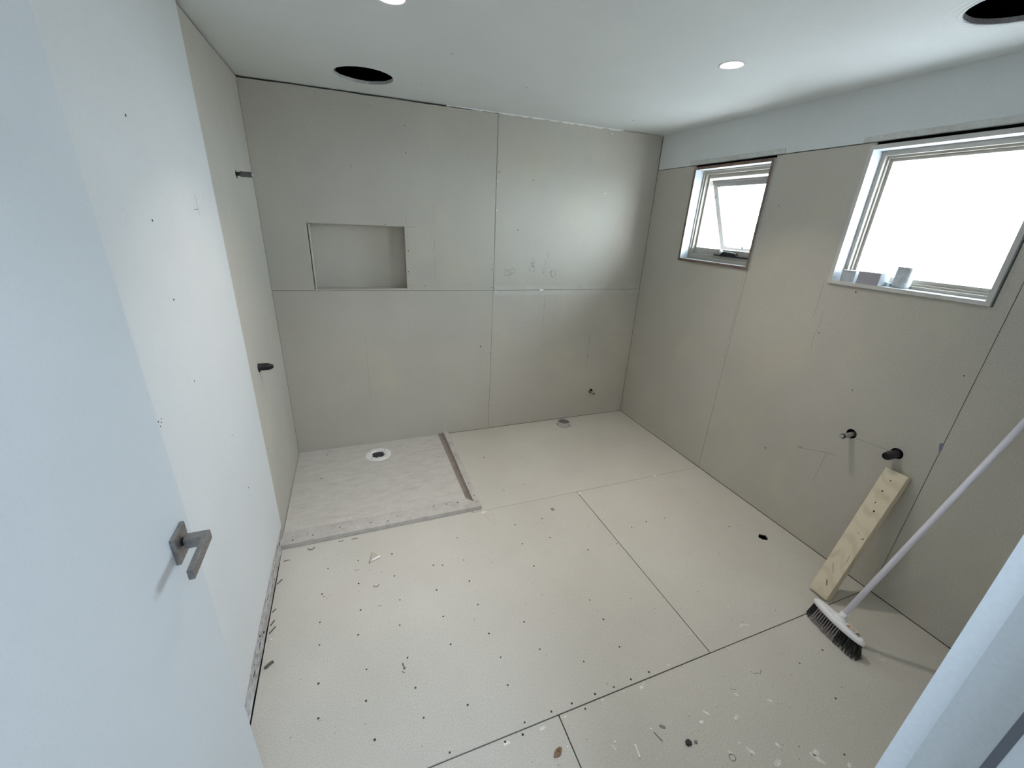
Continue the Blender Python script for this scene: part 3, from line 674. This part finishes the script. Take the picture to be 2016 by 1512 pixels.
bm = NB(); lathe(bm, [(.009, -.052), (.0105, -.053), (.0105, -.057), (.007, -.058), (.006, -.050), (.0005, -.050)], (0, 0, 0), 'y', 20); obj('seal_ring', bm, RUBBER, e)
bm = NB(); lathe(bm, [(.0050, -.056), (.0050, -.066), (.003, -.067), (.0005, -.066)], (0, 0, 0), 'y', 16); obj('spigot', bm, STEEL, e)
e = empty('basin_outlet', (W, -1.940, .754), 'small grey pipe stub with black ring low on the window wall', 'pipe')
bm = NB(); lathe(bm, [(.0125, .05), (.0125, -.045), (.011, -.048), (.011, -.066), (.0005, -.066)], (0, 0, 0), 'x', 24); obj('pipe_stub', bm, STEEL, e)
bm = NB(); lathe(bm, [(.0105, -.066), (.0132, -.067), (.0132, -.072), (.0105, -.073), (.0005, -.073)], (0, 0, 0), 'x', 24); obj('seal_ring', bm, RUBBER, e)
bm = NB(); lathe(bm, [(.0090, -.073), (.0090, -.086), (.0075, -.088), (.0045, -.088), (.0045, -.08), (.0005, -.08)], (0, 0, 0), 'x', 24); obj('spigot', bm, PVC, e)
e = empty('basin_waste', (W, -2.143, .753), 'fat dark grey waste pipe stub above the leaning timber', 'pipe')
bm = NB(); lathe(bm, [(.0205, .05), (.0205, -.052), (.0195, -.066), (.0165, -.076), (.0150, -.076), (.0145, -.068)], (0, 0, 0), 'x', 24); obj('waste_stub', bm, PURPLE, e)
bm = NB(); lathe(bm, [(.0145, -.066), (.0005, -.066)], (0, 0, 0), 'x', 24); obj('bung', bm, BLACKP, e)
e = empty('toilet_pipe', (2.2, -.125, 0), 'round grey PVC toilet pipe rising from the floor by the back wall', 'pipe')
bm = NB(); lathe(bm, [(.0555, -.028), (.0565, .036), (.0555, .0375), (.0515, .0375), (.0505, .030), (.0505, -.028)], (0, 0, 0), 'z', 40); obj('pipe_rim', bm, PVC, e)
bm = NB(); lathe(bm, [(.0504, .030), (.048, .026), (.0005, .0255)], (0, 0, 0), 'z', 40); obj('test_cap', bm, mat('grey_cap', (.18, .18, .17), .7), e)
# shower waste
e = empty('shower_waste', (.565, -.205, .0094), 'round white drain flange screwed to the shower board', 'drain')
sl_ = Matrix.Rotation(-math.atan(.020 / .937), 4, 'X')
bm = NB(); lathe(bm, [(.0500, -.02), (.0500, .004), (.054, .0062), (.090, .0055), (.0945, .003), (.0945, -.001)], (0, 0, 0), 'z', 48, sl_); obj('flange', bm, FLANGE, e)
bm = NB(); lathe(bm, [(.0500, -.004), (.0005, -.004)], (0, 0, 0), 'z', 32, sl_)
for k in range(-3, 4): box(bm, -.042, .042, k * .012 - .002, k * .012 + .002, -.004, -.001, sl_)
obj('grate', bm, GRATE, e)
for k in range(4):
    t = math.pi * (.5 * k + .27)
    bm = NB(); tube(bm, sl_ @ Vector((.076 * math.cos(t), .076 * math.sin(t), .0055)), sl_ @ Vector((.076 * math.cos(t), .076 * math.sin(t), .0072)), .0042, n=12); obj('screw', bm, mat('dull_screw', (.22, .2, .18), .6), e)
    bm = NB(); box(bm, -.006, .006, -.004, .004, -.001, .0048, sl_ @ Matrix.Rotation(t + .8, 4, 'Z') @ Matrix.Translation((.046, 0, 0))); obj('lug', bm, FLANGE, e)

# ================================================================== SHOWER HOB BATTENS
HOB = mottled('dusty_cement_hob', (0.50, 0.475, 0.445), (0.585, 0.56, 0.53), 12, fine=.35, stain=((.35, .31, .28), 14, .5, (1, 1, 1)))
bm = NB(); prism(bm, [(1.109, -.006), (1.145, -.006), (1.139, -.982), (1.101, -.982)], 0.0012, .031)
o = tag(obj('hob_batten', bm, HOB, bevel=.0015), 'narrow cement batten running out from the back wall beside the shower base', 'batten', 'battens edging the shower base')
bm = NB()
for y in (-.05, -.40, -.72, -.79, -.93): tube(bm, (1.122, y, .031), (1.122, y, .0317), .0042, n=10)
tag(obj('screw_head', bm, SCREWM, o), kind='stuff')
bm = NB(); prism(bm, [(.002, -1.046), (1.141, -1.046), (1.141, -.984), (1.100, -.984), (1.062, -.9425), (.002, -.9425)], .0012, .0305)
o = tag(obj('hob_batten', bm, HOB, bevel=.0015), 'wide cement batten forming the front edge of the shower base', 'batten', 'battens edging the shower base')
bm = NB()
for (x, y) in [(.06, -1.02), (.16, -1.01), (.565, -1.015), (.47, -1.0), (.85, -.96), (.93, -.965), (1.0, -.97), (1.12, -1.0), (.3, -.99)]: tube(bm, (x, y, .0305), (x, y, .0312), .0042, n=10)
tag(obj('screw_head', bm, SCREWM, o), kind='stuff')

# ================================================================== LEANING TIMBER
FB = Vector((2.590, 0, .016)); FT = Vector((2.868, 0, .688))
d = (FT - FB).normalized(); nn = Vector((d.z, 0, -d.x))
th = .046; bm = NB()
random.seed(5)
cols = [(-.0, 0), (.25, 0), (.5, 0), (.75, 0), (1, 0)]
segs = 8; ring = []
for i in range(segs + 1):
    t = i / segs; c = FB + (FT - FB) * t; ya = -2.256 + .018 * t; yb = -2.168 + .024 * t
    wv = .0012 * noise.noise(Vector((t * 6, 0, 1))); wav = .0015 * noise.noise(Vector((t * 5, 3, 1)))
    fr = c
    bk = c + nn * th
    ring.append([bm.verts.new((fr.x + wv, ya + wav, fr.z)), bm.verts.new((fr.x - wv, yb - wav, fr.z)), bm.verts.new((bk.x, yb, bk.z)), bm.verts.new((bk.x, ya, bk.z))])
for a, b in zip(ring, ring[1:]):
    for i in range(4): bm.faces.new((a[i], a[(i + 1) % 4], b[(i + 1) % 4], b[i]))
bm.faces.new(ring[0][::-1]); bm.faces.new(ring[-1])
bmesh.ops.translate(bm, verts=bm.verts, vec=(-2.65, 2.21, 0))
tb = tag(obj('timber_offcut', bm, PINE, bevel=.002, loc=(2.65, -2.21, 0)), 'rough pale pine offcut leaning against the window wall', 'timber')
def onface(t, s, a, b, rot=0, n_=10):
    """flat mark on the timber's front face: t along, s across 0..1"""
    bm = NB(); c = FB + d * (t * (FT - FB).length); y = -2.256 + .018 * t + s * .088
    f = []
    for i in range(n_):
        u = 2 * math.pi * i / n_; k = 1 + .3 * noise.noise(Vector((math.cos(u) * 2, math.sin(u) * 2, t * 9)))
        p_, q_ = a * k * math.cos(u), b * k * math.sin(u); al = p_ * math.cos(rot) - q_ * math.sin(rot); ac = p_ * math.sin(rot) + q_ * math.cos(rot)
        pos = c + d * al - nn * .0016; f.append(bm.verts.new((pos.x - 2.65, y + ac + 2.21, pos.z)))
    top = bm.faces.new(f)
    return bm
for (t, s, a, b, rot) in [(.11, .42, .018, .0022, .45), (.22, .55, .028, .0010, .5), (.70, .42, .006, .0035, .2), (.50, .15, .008, .0022, -.6), (.755, .58, .004, .002, .0), (.845, .6, .005, .003, 0), (.93, .55, .004, .0025, .0), (.33, .2, .03, .0007, .12), (.52, .45, .006, .0010, 1.2)]:
    obj('knot', onface(t, s, a, b, rot), KNOT, tb)

# ================================================================== BROOM
hb = Vector((2.452, -2.383, .092))
br = empty('broom', (2.45, -2.38, 0), 'white broom with grey bristles standing on the floor, handle leaning right', 'broom')
ax = (Vector((2.442, -2.500, .088)) - Vector((2.470, -2.264, .088))).normalized()     # along the head
hd = Vector((2.85, -2.477, 1.109)) - Vector((2.462, -2.377, .105)); hd.normalize()
up0 = Vector((.06, 0, 1)); up = (up0 - ax * up0.dot(ax)).normalized(); sd = ax.cross(up).normalized()
HM = Matrix(((ax.x, sd.x, up.x, hb.x), (ax.y, sd.y, up.y, hb.y), (ax.z, sd.z, up.z, hb.z), (0, 0, 0, 1)))
bm = NB(); hl_ = .122; n_ = 28; rings = []
def headw(u): return .0235 * (1 - abs(u) ** 3.0) ** .5 + .001
for (k, zz) in ((.86, -.022), (1.0, -.018), (1.0, -.006), (.90, .0015), (.45, .0045)):
    r_ = []
    for i in range(n_):
        t = 2 * math.pi * i / n_; u = math.cos(t); v_ = math.sin(t)
        r_.append(bm.verts.new(HM @ Vector((hl_ * u * (k if k > .8 else .9), math.copysign(abs(v_) ** .8, v_) * .0285 * k, zz + (.003 if zz > 0 else 0) * (1 - abs(u))))))
    rings.append(r_)
for a, b in zip(rings, rings[1:]):
    for i in range(n_): f = bm.faces.new((a[i], a[(i + 1) % n_], b[(i + 1) % n_], b[i])); f.smooth = True
bm.faces.new(rings[0][::-1]); bm.faces.new(rings[-1])
child('broom_head', bm, WHITEPL, br)
bm = NB(); s0 = HM @ Vector((0, 0, -.004)); s1 = s0 + hd * .045
lathe(bm, [(.034, -.004), (.033, .004), (.027, .014), (.018, .022), (.0005, .026)], (0, 0, 0), 'z', 28, Matrix.Translation(s0) @ HM.to_3x3().to_4x4() @ Matrix.Diagonal((1.0, .80, 1, 1))); tube(bm, s0 + hd * .008, s1, .017, .0135, n=24)
child('handle_socket', bm, WHITEPL, br)
bm = NB(); end = s0 + hd * ((2.8925 - s0.x - .012) / hd.x); tube(bm, s0 + hd * .02, end, .0115, n=24)
child('broom_handle', bm, POLE, br)
bm = NB(); tube(bm, end - hd * .02, end + hd * .004, .0128, .011, n=20); child('end_cap', bm, WHITEPL, br)
# sticker on the near half of the head
bm = NB(); v = [bm.verts.new(HM @ Vector(p)) for p in ((.036, -.016, .0078), (.092, -.012, .0062), (.096, .009, .0060), (.036, .014, .0078))]; bm.faces.new(v)
st = child('sticker', bm, mat('cream_sticker', (.70, .64, .54), .5), br)
for (x0, x1, y0, y1, c_) in ((.036, .050, -.004, .006, (.50, .20, .09)), (.040, .044, -.010, -.004, (.45, .22, .12)), (.054, .070, -.008, .002, (.46, .42, .36)), (.076, .092, -.008, .002, (.16, .15, .15)), (.078, .082, -.012, .006, (.25, .2, .17))):
    bm = NB(); v = [bm.verts.new(HM @ Vector(p) - br.location) for p in ((x0, y0, .0086 - .028 * (x0 - .03)), (x1, y0, .0086 - .028 * (x1 - .03)), (x1, y1, .0086 - .028 * (x1 - .03)), (x0, y1, .0086 - .028 * (x0 - .03)))]; bm.faces.new(v)
    obj('print', bm, mat('sticker_print', c_, .5), st)
random.seed(3)
bd, bl_ = NB(), NB()
for i in range(22):
    u = -1 + 2 * i / 21
    for k, v_ in enumerate((-.018, -.006, .006, .019)):
        wmax = (1 - abs(u) ** 3) ** .5
        tgt = bl_ if (-.72 < u < .30 and v_ > .01) else bd
        for q in range(11):
            a = random.random() * 6.28; rr = random.random() * .0022
            b0_ = Vector((u * .112 + rr * math.cos(a), v_ * wmax + rr * math.sin(a), -.020))
            sp = 1.0 + .0
            spread_u = u * .004 + (.010 if u > .6 else 0) * u + random.uniform(-.003, .003)
            tip = Vector((b0_.x + spread_u, b0_.y + v_ * .75 + .004 + random.uniform(-.004, .004), -.0))
            wp0 = HM @ b0_; tp = HM @ Vector((tip.x, tip.y, -.088)); dr_ = (tp - wp0)
            kz = (wp0.z - .001 - random.random() * .003) / max(1e-4, -dr_.z); kz = min(kz, 1.25); tp = wp0 + dr_ * kz
            e1 = Vector((1, 0, 0)).cross(dr_).normalized() * .0006; e2 = e1.cross(dr_).normalized() * .0006
            A = [tgt.verts.new(wp0 + e1), tgt.verts.new(wp0 - e1 * .5 + e2), tgt.verts.new(wp0 - e1 * .5 - e2)]
            B = [tgt.verts.new(tp + e1), tgt.verts.new(tp - e1 * .5 + e2), tgt.verts.new(tp - e1 * .5 - e2)]
            for j in range(3): tgt.faces.new((A[j], A[(j + 1) % 3], B[(j + 1) % 3], B[j]))
tag(child('bristles', bd, BRD, br), label='charcoal bristles', kind='stuff')
tag(child('bristles', bl_, BRL, br), label='pale grey bristles', kind='stuff')

# ================================================================== THINGS ON THE WINDOW SILL
SZ = W2[2] + .018 + .0004
e = empty('small_carton', (2.935, -1.655, SZ), 'small white open carton in the left corner of the large window sill', 'box', 'boxes on the window sill')
bm = NB(); box(bm, -.022, .028, -.036, .028, 0, .052); obj('carton_body', bm, CARDW, e, .001)
bm = NB(); box(bm, -.024, .030, -.038, .031, .052, .0555); obj('lid', bm, PAPER, e, .001)
bm = NB(); box(bm, -.0226, -.0219, -.018, -.0165, .006, .022); obj('slit', bm, CARDG, e)
e = empty('grey_carton', (2.93, -1.765, SZ), 'flat-fronted grey cardboard box standing at the edge of the large window sill', 'box', 'boxes on the window sill')
bm = NB(); box(bm, -.037, -.0355, -.048, .049, 0, .0590); f_ = obj('front_panel', bm, CARDG, e, .0005)
bm = NB(); box(bm, -.0355, .045, -.0495, .0485, 0, .0590); obj('carton_body', bm, CARDW, e, .001)
bm = NB(); box(bm, .01, .046, -.062, -.050, 0, .018, None); obj('tuck_flap', bm, CARDW, e, .0005)
e = empty('paper_wrapped_tube', (2.955, -1.882, SZ), 'tall white crumpled paper-wrapped block beside the grey box on the sill', 'packet', None)
bm = NB(); n_ = 20; rings = []
for q in range(9):
    z = .096 * q / 8; r_ = []
    for i in range(n_):
        t = 2 * math.pi * i / n_; sx = abs(math.cos(t)) ** .55 * math.copysign(1, math.cos(t)); sy = abs(math.sin(t)) ** .55 * math.copysign(1, math.sin(t))
        k = 1 + .06 * noise.noise(Vector((sx * 2, sy * 2, q * .8)))
        r_.append(bm.verts.new((.026 * sx * k, .032 * sy * k + .004, z)))
    rings.append(r_)
for a, b in zip(rings, rings[1:]):
    for i in range(n_): bm.faces.new((a[i], a[(i + 1) % n_], b[(i + 1) % n_], b[i])).smooth = True
bm.faces.new(rings[0][::-1]); bm.faces.new(rings[-1])
obj('wrapping', bm, PAPER, e)

# ================================================================== DEBRIS ON THE FLOOR
def flat(name, pts, h, m, loc, label, cat, group=None, z=.0005, rot=0, tilt=0):
    bm = NB(); prism(bm, pts, 0, h)
    if tilt: bmesh.ops.rotate(bm, verts=bm.verts, cent=(0, 0, 0), matrix=Matrix.Rotation(tilt, 3, 'X')); mz = min(v.co.z for v in bm.verts); bmesh.ops.translate(bm, verts=bm.verts, vec=(0, 0, -mz))
    o = obj(name, bm, m, loc=(loc[0], loc[1], z)); o.rotation_euler.z = rot
    return tag(o, label, cat, group)
def blob(a, b, n_=12, s=0): return [(a * (1 + .3 * noise.noise(Vector((2 * math.cos(t), 2 * math.sin(t), s)))) * math.cos(t), b * (1 + .3 * noise.noise(Vector((2 * math.cos(t), 2 * math.sin(t), s + 4)))) * math.sin(t)) for t in [2 * math.pi * i / n_ for i in range(n_)]]
def arc(r, w_, a0_, a1_, n_=10): return [(r * math.cos(a0_ + (a1_ - a0_) * i / n_), r * math.sin(a0_ + (a1_ - a0_) * i / n_)) for i in range(n_ + 1)] + [((r - w_) * math.cos(a1_ - (a1_ - a0_) * i / n_), (r - w_) * math.sin(a1_ - (a1_ - a0_) * i / n_)) for i in range(n_ + 1)]
# triangular board offcut: grey sheet with a broken white edge
tri = tag(obj('board_offcut', (lambda b: (prism(b, [(-.028, -.034), (.030, -.014), (-.010, .040)], 0, .005), b)[1])(NB()), BOARD, loc=(.476, -1.252, .0005)), 'small triangular cement board chip with a white broken edge', 'offcut')
bm = NB(); prism(bm, [(-.016, -.028), (.030, -.012), (.026, -.001), (-.012, -.018)], .0051, .0075); obj('broken_edge', bm, CHIPW, tri)
bm = NB(); prism(bm, [(-.033, -.037), (-.026, -.034), (-.009, .040), (-.013, .041)], 0, .003); obj('dark_edge', bm, CHIPG, tri)
# bark flake
fl = tag(obj('bark_flake', (lambda b: (prism(b, [(-.020, -.010), (-.010, -.013), (.004, -.013), (.014, -.004), (.020, .006), (.012, .012), (-.002, .009), (-.012, .002)], 0, .003), b)[1])(NB()), BROWNF, loc=(1.020, -2.374, .0005)), 'brown oval bark flake near the bottom edge of the photo', 'flake')
bm = NB(); tube(bm, (.004, .001, .003), (.004, .001, .0036), .0025, n=8); obj('spot', bm, KNOT, fl)
flat('rubber_scrap', [(-.012, -.002), (-.007, -.009), (.001, -.008), (.006, -.011), (.011, -.004), (.009, .004), (.002, .009), (-.008, .007)], .007, BLACKP, (1.482, -2.506), 'small black lump on the floor near the bottom edge', 'scrap')
flat('stone_chip', blob(.006, .005, s=5), .004, CHIPG, (1.510, -2.513), 'tiny grey chip beside the black lump', 'chip')
flat('wood_shaving', [(-.012, -.004), (.0, -.007), (.013, -.003), (.010, .003), (-.006, .004)], .002, CHIPG, (1.427, -2.431), 'short curved grey shaving above the longer grey sliver', 'shaving', rot=-.7)
flat('wood_shaving', [(-.018, -.002), (.018, -.002), (.018, .002), (-.018, .002)], .002, CHIPG, (1.390, -2.454), 'straight grey sliver left of the black lump', 'shaving', rot=-1.25)
o = flat('plaster_strip', [(-.019, -.004), (-.012, -.0025), (.010, -.002), (.020, -.004), (.021, .002), (.010, .003), (-.012, .002), (-.019, .004)], .003, CHIPW, (1.290, -2.465), 'white bone-shaped plaster strip near the bottom edge', 'chip', rot=-1.75)
flat('plaster_chip', blob(.009, .005, s=8), .003, CHIPW, (1.577, -2.470), 'white plaster chip right of and above the black lump', 'chip')
flat('wood_shaving', arc(.020, .006, 3.3, 6.1), .003, CHIPG, (.153, -1.074), 'curled shaving beside the left end of the shower edge', 'shaving')
flat('wood_shaving', [(-.016, -.002), (.0, .003), (.018, .000), (.0, .006), (-.015, .004)], .002, CHIPD, (.040, -1.139), 'thin dark shaving in front of the shower edge by the white wall', 'shaving')
flat('wood_shaving', [(-.018, -.002), (.016, -.004), (.014, .001), (-.016, .004)], .002, CHIPG, (.378, -1.075), 'flat shaving touching the front of the shower edge', 'shaving', rot=.1)
flat('wood_shaving', arc(.014, .004, 3.4, 6.0), .002, CHIPG, (.304, -1.063), 'small curled shaving at the shower edge between two longer ones', 'shaving')
flat('wood_shaving', arc(.016, .004, 3.3, 6.1), .002, CHIPG, (.471, -1.440), 'pale curled shaving on the floor below the triangular chip', 'shaving')
flat('wood_shaving', [(-.010, -.001), (.010, -.001), (.010, .001), (-.010, .001)], .001, CHIPG, (.381, -1.314), 'short straight shaving left of the triangular chip', 'shaving', rot=-.3)
flat('wood_shaving', [(-.010, -.001), (.010, -.001), (.010, .001), (-.010, .001)], .001, CHIPG, (.480, -1.572), 'short faint shaving in the middle of the main sheet', 'shaving')
for (x, y, L_, rt, lb) in [(.022, -1.276, .016, .9, 'dark sliver by the torn wall base, farthest of the four'), (.020, -1.447, .010, .9, 'tiny dark sliver by the torn wall base, second of the four'), (.022, -1.514, .014, 1.1, 'dark sliver by the torn wall base, third of the four'), (.026, -1.553, .018, .9, 'dark sliver by the torn wall base, nearest of the four')]:
    flat('splinter', [(-L_, -.0022), (L_, -.0022), (L_, .0022), (-L_, .0022)], .003, CHIPD, (x, y), lb, 'splinter', 'splinters along the torn wall base', rot=rt)
flat('bark_lump', [(-.019, -.006), (-.008, -.009), (.006, -.004), (.018, -.004), (.019, .004), (.008, .008), (-.006, .004), (-.016, .003)], .006, CHIPD, (.036, -1.717), 'dark brown bark lump by the torn wall base', 'bark', rot=.5)
flat('plaster_crumb', blob(.006, .003, s=3), .003, CHIPW, (.028, -1.598), 'white plaster crumb by the torn wall base', 'chip')
for (x, y, rt, lb) in [(.20, -.10, -.9, 'dark sliver on the shower board behind the drain to its left'), (.175, -.42, .3, 'dark speck of shaving on the left half of the shower board')]:
    flat('splinter', [(-.009, -.0015), (.009, -.0015), (.009, .0015), (-.009, .0015)], .002, CHIPD, (x, y), lb, 'splinter', z=.004 + .0214 * (-y) + .001, rot=rt)
for (x, y, rt, lb) in [(.13, -.995, 1.4, 'dark hair-like shaving on the left end of the shower edge'), (.62, -.985, 1.45, 'dark hair-like shaving on the middle of the shower edge')]:
    flat('splinter', [(-.015, -.001), (.015, -.001), (.015, .001), (-.015, .001)], .001, CHIPD, (x, y), lb, 'splinter', z=.0310, rot=rt)
# fine grit: nobody could count it
random.seed(21); bm = NB()
for i in range(260):
    x, y = random.uniform(.05, 2.85), random.uniform(-2.95, -1.09)
    if x > 2.35 and y < -2.1: continue
    s_ = random.uniform(.0008, .0022); t = random.random() * 3
    box(bm, -s_, s_, -s_ * .6, s_ * .6, 0, s_ * .8, Matrix.Translation((x, y, .0002)) @ Matrix.Rotation(t, 4, 'Z'))
tag(obj('floor_grit', bm, CHIPG), 'fine grey grit scattered over the floor sheets', 'grit', kind='stuff')
